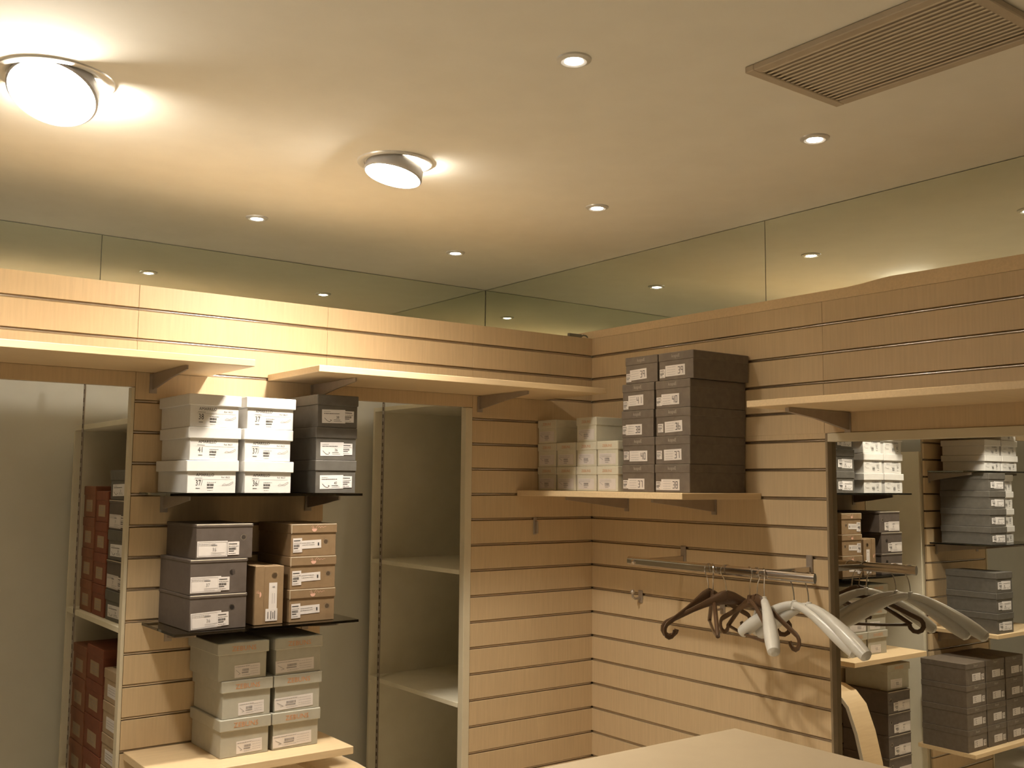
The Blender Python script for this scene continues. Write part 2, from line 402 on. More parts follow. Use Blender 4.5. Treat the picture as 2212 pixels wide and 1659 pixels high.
# bent maple end panel below the low shelf
def bent_panel():
    t = thing('curved_panel', 'bent maple panel curving out below the low shelf', 'panel', (-1.29, 0, 0))
    pr = [(-0.002, 0.815), (-0.18, 0.817), (-0.27, 0.812), (-0.33, 0.79), (-0.385, 0.735), (-0.43, 0.62), (-0.465, 0.48), (-0.485, 0.30), (-0.49, 0.0)]
    inner = []
    for i, p in enumerate(pr):
        a = Vector(pr[max(i-1, 0)]); b = Vector(pr[min(i+1, len(pr)-1)]); d = (b-a).normalized(); n = Vector((-d.y, d.x))
        if i in (0, len(pr)-1): n = Vector((0, -1)) if i == 0 else Vector((1, 0))
        else: n = n if n.y < 0 or n.x > 0 else -n
        inner.append((p[0]+n.x*0.018, p[1]+n.y*0.018))
    mb = MB()
    k = len(pr)
    for x in (-0.07, 0.07):
        for q in pr+inner: mb.v.append((x, q[0], q[1]))
    o = 2*k
    for i in range(k-1):
        mb.f.append((i, i+1, o+i+1, o+i)); mb.f.append((k+i, k+i+1, o+k+i+1, o+k+i))
        mb.f.append((i, i+1, k+i+1, k+i)); mb.f.append((o+i, o+i+1, o+k+i+1, o+k+i))
    mb.f.append((0, k, o+k, o)); mb.f.append((k-1, 2*k-1, o+2*k-1, o+k-1))
    put('panel', mb.mesh('panel', M_MAPLEH, smooth=True), t)
    # pale edge band on the right end
    mb = MB(); mb.v = []; 
    for x in (0.0702, 0.0712):
        for q in pr+inner: mb.v.append((x, q[0], q[1]))
    mb.f = []
    for i in range(k-1):
        mb.f.append((i, i+1, k+i+1, k+i)); mb.f.append((o+i, o+i+1, o+k+i+1, o+k+i)); mb.f.append((i, i+1, o+i+1, o+i)); mb.f.append((k+i, k+i+1, o+k+i+1, o+k+i))
    put('edge_band', mb.mesh('edge_band', M_WBOX), t)
bent_panel()

# ------------------------------------------------------------------ storage units behind the slat columns
def storage(x0, x1, shelves, label, post_y):
    t = thing('storage_unit', label, 'shelving', (x0, 0, 0), group='storage units behind the slat wall')
    w = x1-x0
    bbox('back_panel', M_UNIT, w-0.018, w, 0.03, 0.80, 0.0, shelves[0]+0.018, t)
    bbox('front_panel', M_UNIT, 0.004, w-0.018, 0.022, 0.034, 0.0, shelves[0]+0.018, t)
    bbox('rear_panel', M_UNIT, 0.002, w-0.018, 0.735, 0.75, 0.0, shelves[0]+0.018, t)
    for z in shelves: bbox('shelf', M_UNIT, 0.0, w-0.018, 0.035, 0.735, z, z+0.018, t, 0.001)
    st = bbox('slotted_standard', M_STEEL, -0.002, 0.001, post_y-0.010, post_y+0.010, 0.0, HEAD+0.12, t)
    mb = MB(); z = 0.1
    while z < HEAD+0.1:
        mb.quadbox(-0.0028, -0.0022, post_y-0.0035, post_y+0.0035, z, z+0.016); z += 0.032
    put('slots', mb.mesh('slots', M_DARK), st)
storage(-1.955, -1.29, (1.95, 1.277, 0.70, 0.15), 'laminate storage unit behind the left slat column, full of boxes', 0.62)
storage(-0.667, 0.012, (2.083, 1.405, 0.893, 0.30), 'empty laminate storage unit behind the corner slat column', 0.655)
storage(-3.2, -2.54, (1.95, 1.277, 0.70, 0.15), 'closed laminate storage unit left of the far left niche', 0.62)

# ------------------------------------------------------------------ shoe boxes
FONT = {}
def text_polys(s, size):
    if s not in FONT:
        cu = bpy.data.curves.new('txt', 'FONT'); cu.body = s; cu.size = 1.0; cu.resolution_u = 2
        o = bpy.data.objects.new('txt', cu); COL.objects.link(o)
        me = bpy.data.meshes.new_from_object(o)
        FONT[s] = ([v.co.copy() for v in me.vertices], [tuple(p.vertices) for p in me.polygons])
        bpy.data.objects.remove(o); bpy.data.curves.remove(cu); bpy.data.meshes.remove(me)
    return FONT[s]
class Ink:
    """flat print on a face: x to the right, z up, facing -y"""
    def __init__(self, eps): self.v = []; self.f = []; self.e = eps
    def text(self, s, x, z, size, sx=1.0, rot=0.0, center=False):
        vs, fs = text_polys(s, size); n = len(self.v)
        wd = max(v.x for v in vs)*size*sx if center else 0
        c, si = math.cos(rot), math.sin(rot)
        for v in vs:
            a, b = v.x*size*sx-wd/2, v.y*size
            self.v.append((x+a*c-b*si, -self.e, z+a*si+b*c))
        self.f += [tuple(n+i for i in f) for f in fs]; return self
    def rect(self, x0, x1, z0, z1):
        n = len(self.v); self.v += [(x0, -self.e, z0), (x1, -self.e, z0), (x1, -self.e, z1), (x0, -self.e, z1)]
        self.f.append((n, n+1, n+2, n+3)); return self
    def line(self, pts, th):
        for (a, b), (c, d) in zip(pts, pts[1:]):
            l = math.hypot(c-a, d-b) or 1e-6; nx, nz = -(d-b)/l*th/2, (c-a)/l*th/2
            n = len(self.v); self.v += [(a+nx, -self.e, b+nz), (c+nx, -self.e, d+nz), (c-nx, -self.e, d-nz), (a-nx, -self.e, b-nz)]
            self.f.append((n+3, n+2, n+1, n))
        return self
    def lines(self, x0, x1, zs, th, rnd):
        for z in zs:
            x = x0
            while x < x1:
                w = rnd.uniform(0.002, 0.006); self.rect(x, min(x+w, x1), z, z+th); x += w+rnd.uniform(0.0008, 0.0018)
        return self
    def barcode(self, x0, x1, z0, z1, rnd):
        x = x0
        while x < x1:
            w = rnd.uniform(0.0004, 0.0011); self.rect(x, x+w, z0, z1); x += w+rnd.uniform(0.0004, 0.0009)
        return self
    def seg7(self, s, x, z, w, h, th):
        S7 = {'3': 'abgcd', '9': 'abcfg', '4': 'fgbc', '1': 'bc', '0': 'abcdef', '8': 'abcdefg', '7': 'abc', '6': 'cdefg', '36': ''}
        for ch in s:
            for q in S7[ch]:
                if q == 'a': self.rect(x, x+w, z+h-th, z+h)
                if q == 'g': self.rect(x+(0.3*w if ch == '3' else 0), x+w, z+h/2-th/2, z+h/2+th/2)
                if q == 'd': self.rect(x, x+w, z, z+th)
                if q == 'b': self.rect(x+w-th, x+w, z+h/2, z+h)
                if q == 'c': self.rect(x+w-th, x+w, z, z+h/2)
                if q == 'f': self.rect(x, x+th, z+h/2, z+h)
                if q == 'e': self.rect(x, x+th, z, z+h/2)
            x += w*1.38
        return self
    def put(self, name, m, parent):
        me = bpy.data.meshes.new(name); me.from_pydata(self.v, [], self.f); me.materials.append(m)
        return put(name, me, parent)
def plate(parent, m, x0, x1, z0, z1, eps=0.0005, rot=0.0):
    cx, cz = (x0+x1)/2, (z0+z1)/2
    o = put('label', MB().quadbox(x0-cx, x1-cx, -eps-0.0004, -eps+0.0002, z0-cz, z1-cz).mesh('label', m), parent, (cx, 0, cz), (0, rot, 0))
    return o
def side_label(parent, m, x, z, w, h, rnd, eps=0.0011, rot=0.0):
    lb = plate(parent, m, x, x+w, z, z+h, eps, rot)
    Ink(eps+0.0008).rect(-w*.42, w*.3, h*.30, h*.36).lines(-w*.42, w*.42, [h*.14], 0.0012, rnd).barcode(-w*.42, w*.22, -h*.12, h*.06, rnd).rect(-w*.42, w*.05, -h*.24, -h*.18).lines(-w*.42, w*.2, [-h*.40], 0.0012, rnd).put('print', M_INK, lb)
    return lb
def eyelet(parent, x, z, r=0.0095):
    o = put('eyelet', cached(('eye', r), lambda: MB().lathe([(r*0.72, 0.0), (r*0.74, -0.0012), (r*0.88, -0.002), (r, -0.0012), (r, 0.0)], 20).mesh('eyelet', M_BRASS, smooth=True)), parent, (x, 0, z), (R(-90), 0, 0))
    o.scale = (1, 1, -1)
    put('hole', cached(('hole', r), lambda: MB().lathe([(0.0004, -0.0006), (r*0.73, -0.0006), (r*0.73, 0.0), (0.0004, 0.0)], 20).mesh('hole', M_DARK)), o)
    return o
def shoe_box(style, label, group, loc, rz, w, h, l, size='37', lid_rot=0.0, lbl=None, seed=0, yaw=0.0):
    rnd = random.Random(seed*13+hash(style) % 97 if False else seed*13+len(style)*7)
    t = thing('shoe_box', label, 'shoe box', loc, (0, 0, rz+R(yaw)), group)
    mats = {'white': M_WBOX, 'charcoal': M_CHAR, 'darkring': M_DKBR, 'kraft': M_KRAFT, 'sage': M_SAGE, 'black': M_BLACK, 'cream': M_CBOX, 'red': M_RED, 'orange': M_ORANGE, 'tan': M_TAN}
    m = mats[style]
    lh = {'white': 0.036, 'charcoal': 0.036, 'darkring': 0.030, 'kraft': 0.031, 'sage': 0.037, 'black': 0.032, 'cream': 0.034}.get(style, 0.034)
    ov = {'white': 0.0065, 'charcoal': 0.003, 'sage': 0.006, 'kraft': 0.003, 'cream': 0.0025}.get(style, 0.0018)
    if style == 'darkring': lh = 0.012
    bw, lw = round(w-2*ov, 4), round(w, 4)
    body = put('body', cached(('body', style, bw, round(h, 4), l), lambda: MB().quadbox(-bw/2, bw/2, 0, l-2*ov, 0.0002, h-lh+0.008).mesh('body', m, 0.0012)), t, (0, ov, 0))
    lid = put('lid', cached(('lid', style, lw, round(h, 4), l), lambda: MB().quadbox(-lw/2, lw/2, 0, l, -lh+0.001, -0.0004).mesh('lid', m, 0.002)), t, (0, 0, h), (0, lid_rot, 0))
    hb = h-lh      # visible body height
    if style == 'white':
        i = Ink(0.0006)
        i.text('AMARILLO', -w*.30, hb*.80, 0.0125, 0.95).rect(-w*.32, -w*.18, hb*.70, hb*.715)
        i.text(size, -w*.31, hb*.36, 0.0245, 0.72).rect(-w*.30, -w*.22, hb*.22, hb*.245)
        i.put('printed_text', M_INK, body); i = Ink(0.0006)
        i.lines(-w*.09, w*.08, [hb*.50], 0.0011, rnd).barcode(-w*.09, w*.04, hb*.34, hb*.45, rnd).rect(-w*.09, w*.03, hb*.24, hb*.29).lines(-w*.08, w*.02, [hb*.13], 0.001, rnd)
        i.put('price_print', M_INK, body); Ink(0.0006).text('Ref. 8623', w*.18, hb*.72, 0.0072, 1.0).put('reference_print', M_INK, body)
        Ink(0.0006).line([(w*.20, hb*.38), (w*.24, hb*.45), (w*.28, hb*.40), (w*.33, hb*.44), (w*.40, hb*.55), (w*.41, hb*.49), (w*.34, hb*.38), (w*.20, hb*.36)], 0.0009).rect(-w*.34, w*.40, hb*.645, hb*.655).put('shoe_drawing', M_GREYINK, body)
    elif style == 'charcoal':
        lx, lz, lw_, lh_ = -w*.38, hb*.20, w*.56, hb*.62
        lb = plate(body, M_LABEL, lx, lx+lw_, lz, lz+lh_, rot=R(-1.2))
        Ink(0.0014).text(size, lw_*.10, -lh_*.16, 0.0125, 0.9).lines(-lw_*.42, lw_*.25, [lh_*.18], 0.0022, rnd).lines(-lw_*.42, -lw_*.15, [lh_*.33], 0.001, rnd).rect(0, lw_*.28, -lh_*.27, -lh_*.24).rect(0, lw_*.34, -lh_*.38, -lh_*.36).line([(-lw_*.40, -lh_*.12), (-lw_*.28, -lh_*.34), (-lw_*.18, -lh_*.40), (-lw_*.10, -lh_*.28), (-lw_*.16, -lh_*.24)], 0.0014).put('print', M_INK, lb)
        side_label(body, M_LABEL, w*.15, hb*.26, w*.24, hb*.52, rnd)
    elif style == 'darkring':
        lx = (lbl or {}).get('x', -w*.47)
        lw_, lh_ = w*.52, h*.45
        rot = R((lbl or {}).get('r', 0.0))
        lb = plate(body, M_LABELW, lx, lx+lw_, h*.06, h*.06+lh_, rot=rot)
        i = Ink(0.0014).text(size, lw_*.0, -lh_*.14, 0.015, 0.85).lines(-lw_*.45, lw_*.1, [lh_*.22, lh_*.31], 0.0013, rnd).rect(-lw_*.05, lw_*.15, lh_*.20, lh_*.27)
        for a, b, c, d in ((-.47, .47, .42, .44), (-.47, .47, -.44, -.42), (-.47, -.46, -.44, .44), (.46, .47, -.44, .44)): i.rect(lw_*a, lw_*b, lh_*c, lh_*d)
        i.rect(-lw_*.05, lw_*.40, -lh_*.26, -lh_*.24).rect(-lw_*.05, lw_*.30, -lh_*.36, -lh_*.34); i.put('print', M_GREYINK, lb)
        side_label(body, M_LABELW, lx+lw_*((lbl or {}).get('s', 1.0)), h*.10, w*.20, h*.38, rnd, rot=rot)
        eyelet(body, lx+w*((lbl or {}).get('e', .82)), h*.60)
        ed = Ink(0.0004).rect(-w*.49, w*.47, -0.0036, -0.0012); ed.put('worn_edge', M_EDGE, lid)
    elif style == 'kraft':
        lx = -w*.44
        lb = plate(body, M_LABELW, lx+w*.15, lx+w*.60, hb*.34, hb*.70, rot=R(-2))
        Ink(0.0014).lines(-w*.18, w*.08, [-hb*.03, hb*.06], 0.0012, rnd).rect(w*.15, w*.18, -hb*.08, hb*.06).put('print', M_INK, lb)
        side_label(body, M_LABELW, lx, hb*.18, w*.19, hb*.62, rnd, rot=R(-1.5))
        eyelet(body, lx+w*((lbl or {}).get('e', .74)), hb*.62, 0.0098)
        # emblem on the lid: a small shell shape with rays and a flourish
        hz = -lh*.70
        pts = [(-0.009, hz+0.006)]+[(0.009*math.cos(a), hz+0.006-0.010*abs(math.sin(a))**0.8) for a in [R(180+20*k) for k in range(1, 9)]]+[(0.009, hz+0.006)]
        e = Ink(0.0006); n = len(e.v); e.v += [(a, -0.0006, b) for a, b in pts]; e.f.append(tuple(range(n, n+len(pts))))
        for a in (-60, -30): e.line([(-0.001, hz+0.007), (-0.001+0.012*math.sin(R(a)), hz+0.007+0.011*math.cos(R(a)))], 0.001)
        e.line([(0.004, hz+0.007), (0.010, hz+0.015), (0.014, hz+0.017)], 0.001)
        e.line([(0.012, hz+0.009), (0.018, hz+0.014), (0.021, hz+0.008), (0.026, hz+0.013), (0.031, hz+0.009), (0.036, hz+0.012), (0.042, hz+0.012)], 0.0009)
        e.put('emblem', M_PINK, lid)
        Ink(0.0004).rect(-w*.48, w*.48, -0.0032, -0.0012).rect(-w*.485, -w*.475, -lh, -0.001).put('worn_edge', M_EDGE, lid)
    elif style == 'sage':
        Ink(0.0006).text('ZEBUNS', 0, -lh*.70, 0.021, 1.05, center=True).put('printed_name', M_ORINK, lid)
        x0, x1 = ((-w*.16, w*.34) if not lbl else lbl)
        lb = plate(body, M_LABELW, x0, x1, hb*.10, hb*.58, rot=R(-1.5)); cw = x1-x0
        Ink(0.0014).lines(-cw*.46, cw*.1, [hb*.16], 0.0016, rnd).barcode(-cw*.20, cw*.05, -hb*.02, hb*.08, rnd).rect(-cw*.22, cw*.04, -hb*.09, -hb*.05).lines(-cw*.2, cw*.1, [-hb*.17], 0.0012, rnd).line([(-cw*.44, hb*.06), (-cw*.36, -hb*.02), (-cw*.28, -hb*.10), (-cw*.36, -hb*.12)], 0.0012).put('print', M_GREYINK, lb)
        Ink(0.0014).lines(cw*.12, cw*.44, [hb*.14, hb*.04, -hb*.06, -hb*.14], 0.0009, rnd).put('fine_print', M_GREYINK, lb)
    elif style == 'black':
        Ink(0.0006).text('kopsE', 0, -lh*.62, 0.017, 1.0, center=True).put('printed_name', M_LIGHTINK, lid)
        q = lbl
        lb = plate(body, M_LABELW, q['x'], q['x']+q['w'], q['z'], q['z']+0.039, rot=R(q.get('r', 0)))
        a = q['w']
        Ink(0.0014).seg7(size, a/2-0.034, -0.013, 0.0105, 0.025, 0.0022).put('size_number', M_INK, lb)
        Ink(0.0014).lines(-a*.40, a*.02, [0.012, 0.003, -0.006, -0.014], 0.0013, rnd).put('print', M_GREYINK, lb)
        side_label(body, M_LABELW, q['sx'], q['sz'], 0.027, 0.031, rnd)
    elif style == 'cream':
        Ink(0.0006).text('ZEBUNS', 0, -lh*.68, 0.015, 1.0, center=True).put('printed_name', M_ORINK, lid)
        lb = plate(body, M_LABELW, -w*.40, w*.38, hb*.12, hb*.78)
        Ink(0.0014).lines(-w*.34, w*.20, [hb*.22, hb*.12], 0.0012, rnd).barcode(-w*.12, w*.10, -hb*.06, hb*.06, rnd).rect(-w*.12, w*.12, -hb*.14, -hb*.10).rect(-w*.10, w*.06, -hb*.24, -hb*.21).line([(-w*.36, hb*.10), (-w*.20, -hb*.06)], 0.0012).put('print', M_GREYINK, lb)
    else:
        lb = plate(body, M_LABELW if style == 'tan' else M_TAN, -w*.28, w*.26, hb*.25, hb*.80)
        Ink(0.0014).lines(-w*.22, w*.18, [hb*.12, 0.0, -hb*.12], 0.0016, rnd).put('print', M_GREYINK, lb)
    return t

YW_ = -0.287
# white boxes: bottom, middle, top
G = 'white shoe boxes on the upper glass shelf'
Z1 = 1.7285; hw = 0.1010
for k, (sz, pos, dx, lr) in enumerate([('37/', 'bottom', 0.0, -0.6), ('41', 'middle', 0.004, 0.0), ('38', 'top', 0.002, 0.4)]):
    shoe_box('white', 'white shoe box marked %s, %s of the stack half in shadow' % (sz, pos), G, (-1.7975+dx, YW_, Z1+k*hw), 0, 0.166, hw, 0.278, sz, R(lr), seed=k, yaw=[0.6, -0.4, 0.3][k])
for k, (sz, pos, dx) in enumerate([('36/', 'bottom', 0.0), ('37/', 'middle', -0.004), ('37', 'top', 0.002)]):
    shoe_box('white', 'brightly lit white shoe box marked %s, %s of its stack' % (sz, pos), G, (-1.6145+dx, YW_, Z1+k*hw), 0, 0.168, hw, 0.278, sz, R([0.5, 0.3, 0.3][k]), seed=k+5, yaw=[-0.5, 0.5, -0.8][k])
G = 'charcoal shoe boxes beside the white ones'
for k, (sz, pos) in enumerate([('40', 'bottom'), ('36', 'middle'), ('38', 'top')]):
    shoe_box('charcoal', 'charcoal shoe box marked %s, %s of the stack right of the white boxes' % (sz, pos), G, (-1.378+[0, -.001, .002][k], YW_, Z1+k*0.1085), 0, 0.152, 0.1085, 0.278, sz, seed=k+10)
G = 'dark brown shoe boxes with metal eyelets'
Z2 = 1.3155
for k, (sz, pos, x, lb) in enumerate([('36', 'bottom', -1.763, {'x': -.085, 's': .86, 'e': .70, 'r': -2.5}), ('37', 'middle', -1.765, {'x': -.088, 's': .90, 'e': .72}), ('35', 'top', -1.750, {'x': -.086, 's': 1.01, 'e': .80})]):
    shoe_box('darkring', 'dark brown shoe box marked %s with eyelet, %s of its stack' % (sz, pos), G, (x, -0.283, Z2+k*0.1065), 0, 0.183, 0.1065, 0.272, sz, lbl=lb, seed=k+20, yaw=[1.0, 0.5, 0][k])
G = 'brown kraft shoe boxes with eyelets'
for k, pos in enumerate(['bottom', 'middle', 'top']):
    shoe_box('kraft', 'brown shoe box with pink emblem and eyelet, %s of its stack' % pos, G, (-1.4435, -0.270, Z2+k*0.1045), 0, 0.166, 0.1045, 0.26, '', lbl={'e': [.76, .77, .70][k]}, seed=k+30)
def upright_box():
    t = thing('shoe_box', 'brown shoe box standing on its side between the dark and brown stacks', 'shoe box', (-1.5915, -0.268, Z2), group='brown kraft shoe boxes with eyelets')
    b = put('body', MB().quadbox(-0.020, 0.0475, 0.003, 0.26, 0.0003, 0.182).mesh('body', M_KRAFT, 0.0012), t)
    put('lid', MB().quadbox(-0.050, -0.019, 0.0, 0.262, 0.0, 0.185).mesh('lid', M_KRAFT, 0.002), t)
    lb = put('label', MB().quadbox(-0.0135, 0.0135, -0.0009, 0.0, -0.045, 0.045).mesh('label', M_LABELW), b, (0.012, 0.003, 0.085))
    rnd = random.Random(4)
    i = Ink(0.0015)
    for x in (0.004, -0.003): i.rect(x, x+0.0012, -0.02, 0.012)
    i.rect(-0.002, 0.006, 0.03, 0.034); i.put('print', M_GREYINK, lb)
    lb = put('label', MB().quadbox(-0.020, 0.020, -0.0016, -0.001, -0.019, 0.019).mesh('label', M_LABELW), b, (0.008, 0.003, 0.030))
    i = Ink(0.0022)
    for x, a, c in ((-0.013, -.012, .010), (-0.003, -.014, .012), (0.004, -.012, .008), (0.010, -.014, .012)): i.rect(x, x+0.0022, a, c)
    i.put('print', M_INK, lb)
    eyelet(b, 0.016, 0.152, 0.0098).location.y = 0.003
    e = Ink(0.0006)
    pts = [(-0.034+0.010*math.cos(R(a))*0.6, 0.095+0.009*math.sin(R(a))) for a in range(-90, 91, 30)]
    e.v += [(x, -0.0006, z) for x, z in pts]; e.f.append(tuple(range(len(pts))))
    for a in (20, 45, 70): e.line([(-0.036, 0.098), (-0.036-0.011*math.cos(R(a)), 0.098+0.011*math.sin(R(a)))], 0.0009)
    e.put('emblem', M_PINK, t)
upright_box()
G = 'sage grey shoe boxes on the low shelf'
Z3 = 0.9215; hs = 0.1155
for k, pos in enumerate(['bottom', 'middle', 'top']):
    shoe_box('sage', 'sage grey shoe box with orange print, %s of the front left stack' % pos, G, ([-1.6545, -1.652, -1.668][k], -0.262, Z3+k*hs), 0, 0.168, hs, 0.255, '', lbl=None, seed=k+40, yaw=[0.5, 0.2, 0.8][k])
for k, pos in enumerate(['bottom', 'middle', 'top']):
    shoe_box('sage', 'sage grey shoe box with orange print, %s of the right stack' % pos, G, ([-1.4835, -1.481, -1.481][k], -0.262, Z3+k*hs), 0, 0.166, hs, 0.255, '', lbl=(-0.078, 0.054), seed=k+50)

# black boxes with big size numbers, ends facing the room, on the right wall
RX = R(-90); Z4 = 1.7375; hb_ = 0.1007
G = 'black shoe boxes with large size numbers'
lefts = [('37', dict(x=-.052, w=.086, z=.010, sx=-.078, sz=.012)), ('40', dict(x=-.046, w=.094, z=.012, sx=-.076, sz=.018)), ('38', dict(x=-.062, w=.086, z=.010, sx=-.078, sz=.014)), ('41', dict(x=-.052, w=.080, z=.018, sx=-.078, sz=.006, r=-1)), ('39', dict(x=-.060, w=.088, z=.014, sx=-.080, sz=.008, r=-2))]
names = ['bottom', 'second', 'middle', 'fourth', 'top']
for k, (sz, q) in enumerate(lefts):
    shoe_box('black', 'black shoe box marked %s, %s from below in the left column of the stack' % (sz, names[k]), G, (-0.302, [-.598, -.600, -.596, -.600, -.618][k], Z4+k*hb_), RX, 0.170, hb_, 0.295, sz, lbl=q, seed=k+60)
rights = [('38', dict(x=-.054, w=.090, z=.008, sx=-.080, sz=.008)), ('37', dict(x=-.042, w=.086, z=.014, sx=-.078, sz=.018, r=-1.5)), ('36', dict(x=-.040, w=.086, z=.014, sx=-.074, sz=.014, r=-2.5)), ('40', dict(x=-.056, w=.088, z=.012, sx=-.080, sz=.010)), ('39', dict(x=-.052, w=.096, z=.014, sx=-.080, sz=.010, r=-.5))]
for k, (sz, q) in enumerate(rights):
    shoe_box('black', 'black shoe box marked %s, %s from below in the right column of the stack' % (sz, names[k]), G, (-0.302, [-.773, -.775, -.778, -.778, -.795][k], Z4+k*hb_), RX, 0.172, hb_, 0.295, sz, lbl=q, seed=k+70)
G = 'cream shoe boxes in the corner'
cyc = [-.064, -.187, -.311, -.434]; cn = ['first', 'second', 'third', 'fourth']
for r_, rn, cols in ((0, 'bottom', (0, 1, 2, 3)), (1, 'middle', (0, 1, 2, 3)), (2, 'top', (0, 2))):
    for c in cols:
        shoe_box('cream', 'cream shoe box in the corner, %s row, %s column from the left' % (rn, cn[c]), G, (-0.305, cyc[c], Z4+r_*0.0965), RX, 0.120, 0.0965, 0.29, '', seed=80+c+r_*4)

# boxes inside the storage unit, seen through the far left niche
G = 'boxes in the storage unit behind the left column'
for k in range(5):
    shoe_box('charcoal' if k % 2 == 0 else 'darkring', 'dim dark shoe box in the far left niche, %s from below beside the red ones' % names[k], G, (-1.935, 0.185, 1.2955+k*0.101), RX, 0.255, 0.1005, 0.30, '3%d' % (6+k % 4), seed=100+k)
for k in range(4):
    shoe_box('red', 'dim red shoe box in the far left niche, %s from below, right column' % names[k], G, (-1.935, 0.400, 1.2955+k*0.108), RX, 0.150, 0.1075, 0.30, seed=110+k)
    shoe_box('orange', 'dim orange red shoe box in the far left niche, %s from below, left column' % names[k], G, (-1.935, 0.565, 1.2955+k*0.112), RX, 0.150, 0.1115, 0.30, seed=120+k)
for k in range(4):
    shoe_box('red', 'dim red shoe box on the lower niche shelf, %s from below' % names[k], G, (-1.935, 0.40, 0.7185+k*0.118), RX, 0.20, 0.1175, 0.30, seed=130+k)
    shoe_box('orange', 'dim orange red shoe box at the rear of the lower niche shelf, %s from below' % names[k], G, (-1.935, 0.60, 0.7185+k*0.113), RX, 0.18, 0.1125, 0.30, seed=140+k)
    shoe_box('tan', 'dim tan shoe box on the lower niche shelf, %s from below' % names[k], G, (-1.935, 0.18, 0.7185+k*0.105), RX, 0.20, 0.1045, 0.30, seed=150+k)

# boxes seen only in the tall mirror
G = 'boxes seen only in the tall mirror'
for k in range(3):
    shoe_box('charcoal', 'black shoe box on the mirrored maple shelf, %s of three' % ['bottom', 'middle', 'top'][k], G, (-2.70, -0.375, 0.9535+k*0.112), 0, 0.18, 0.1115, 0.30, '38', seed=160+k)
for k in range(4):
    shoe_box('charcoal', 'black shoe box in the mirrored stack of four, %s from below' % names[k], G, (-2.70, -0.355, 1.4405+k*0.1005), 0, 0.18, 0.100, 0.30, '39', seed=170+k)
    shoe_box('white', 'white shoe box beside the mirrored black stack, %s from below' % names[k], G, (-2.905, -0.30, 1.4405+k*0.099), 0, 0.16, 0.0985, 0.27, '38', seed=180+k)
for c, n in ((0, 3), (1, 3)):
    for k in range(n):
        if c == 0 and k == 2: continue
        shoe_box('white', 'white shoe box on the topmost mirrored shelf, %s row, %s column' % (['bottom', 'middle', 'top'][k], cn[c]), G, (-2.76-c*0.19, -0.305, 1.8555+k*0.09), 0, 0.18, 0.0895, 0.27, '40', seed=190+k+c*3)
for k in range(4):
    shoe_box('darkring', 'dark shoe box low in the mirror under the maple shelf, %s from below' % names[k], G, (-1.78, -0.29, 0.3005+k*0.108), 0, 0.20, 0.1075, 0.27, '38', seed=200+k)
for k in range(1):
    shoe_box('sage', 'sage grey shoe box on top of the low mirrored stack', G, (-1.80, -0.28, 0.7325), 0, 0.20, 0.13, 0.26, '', seed=210)
for c in range(3):
    for k in range(4):
        shoe_box('black', 'black shoe box low in the mirror, %s from below in the %s column' % (names[k], cn[c]), G, (-2.50-c*0.21, -0.30, 0.3305+k*0.118), 0, 0.20, 0.1175, 0.27, '37', lbl=dict(x=-.05, w=.086, z=.02, sx=-.085, sz=.02), seed=220+c*4+k)

# ------------------------------------------------------------------ hanging rail and hangers
RXr, RZr = -0.262, 1.478
t = thing('clothes_rail', 'chrome hanging rail bracketed to the right slat wall', 'clothes rail', (0, -0.84, RZr))
put('rail', MB().tube([(RXr, 0.335, 0), (RXr, -0.505, 0)], 0.0165, 16, 0.5, ref=(0, 0, 1)).mesh('rail', M_CHROME, smooth=True), t)
for yy in (0.300, -0.29):
    bk = put('wall_bracket', MB().quadbox(-0.006, 0, -0.013, 0.013, -0.02, 0.05).mesh('wall_bracket', M_STEEL, 0.002), t, (0, yy, 0))
    put('arm', MB().prism([(-0.002, -0.012), (-0.002, 0.012), (RXr-0.012, 0.008), (RXr-0.018, 0.0), (RXr-0.012, -0.010)], -0.006, 0.006, 1).mesh('arm', M_CHROME, 0.0015), bk)

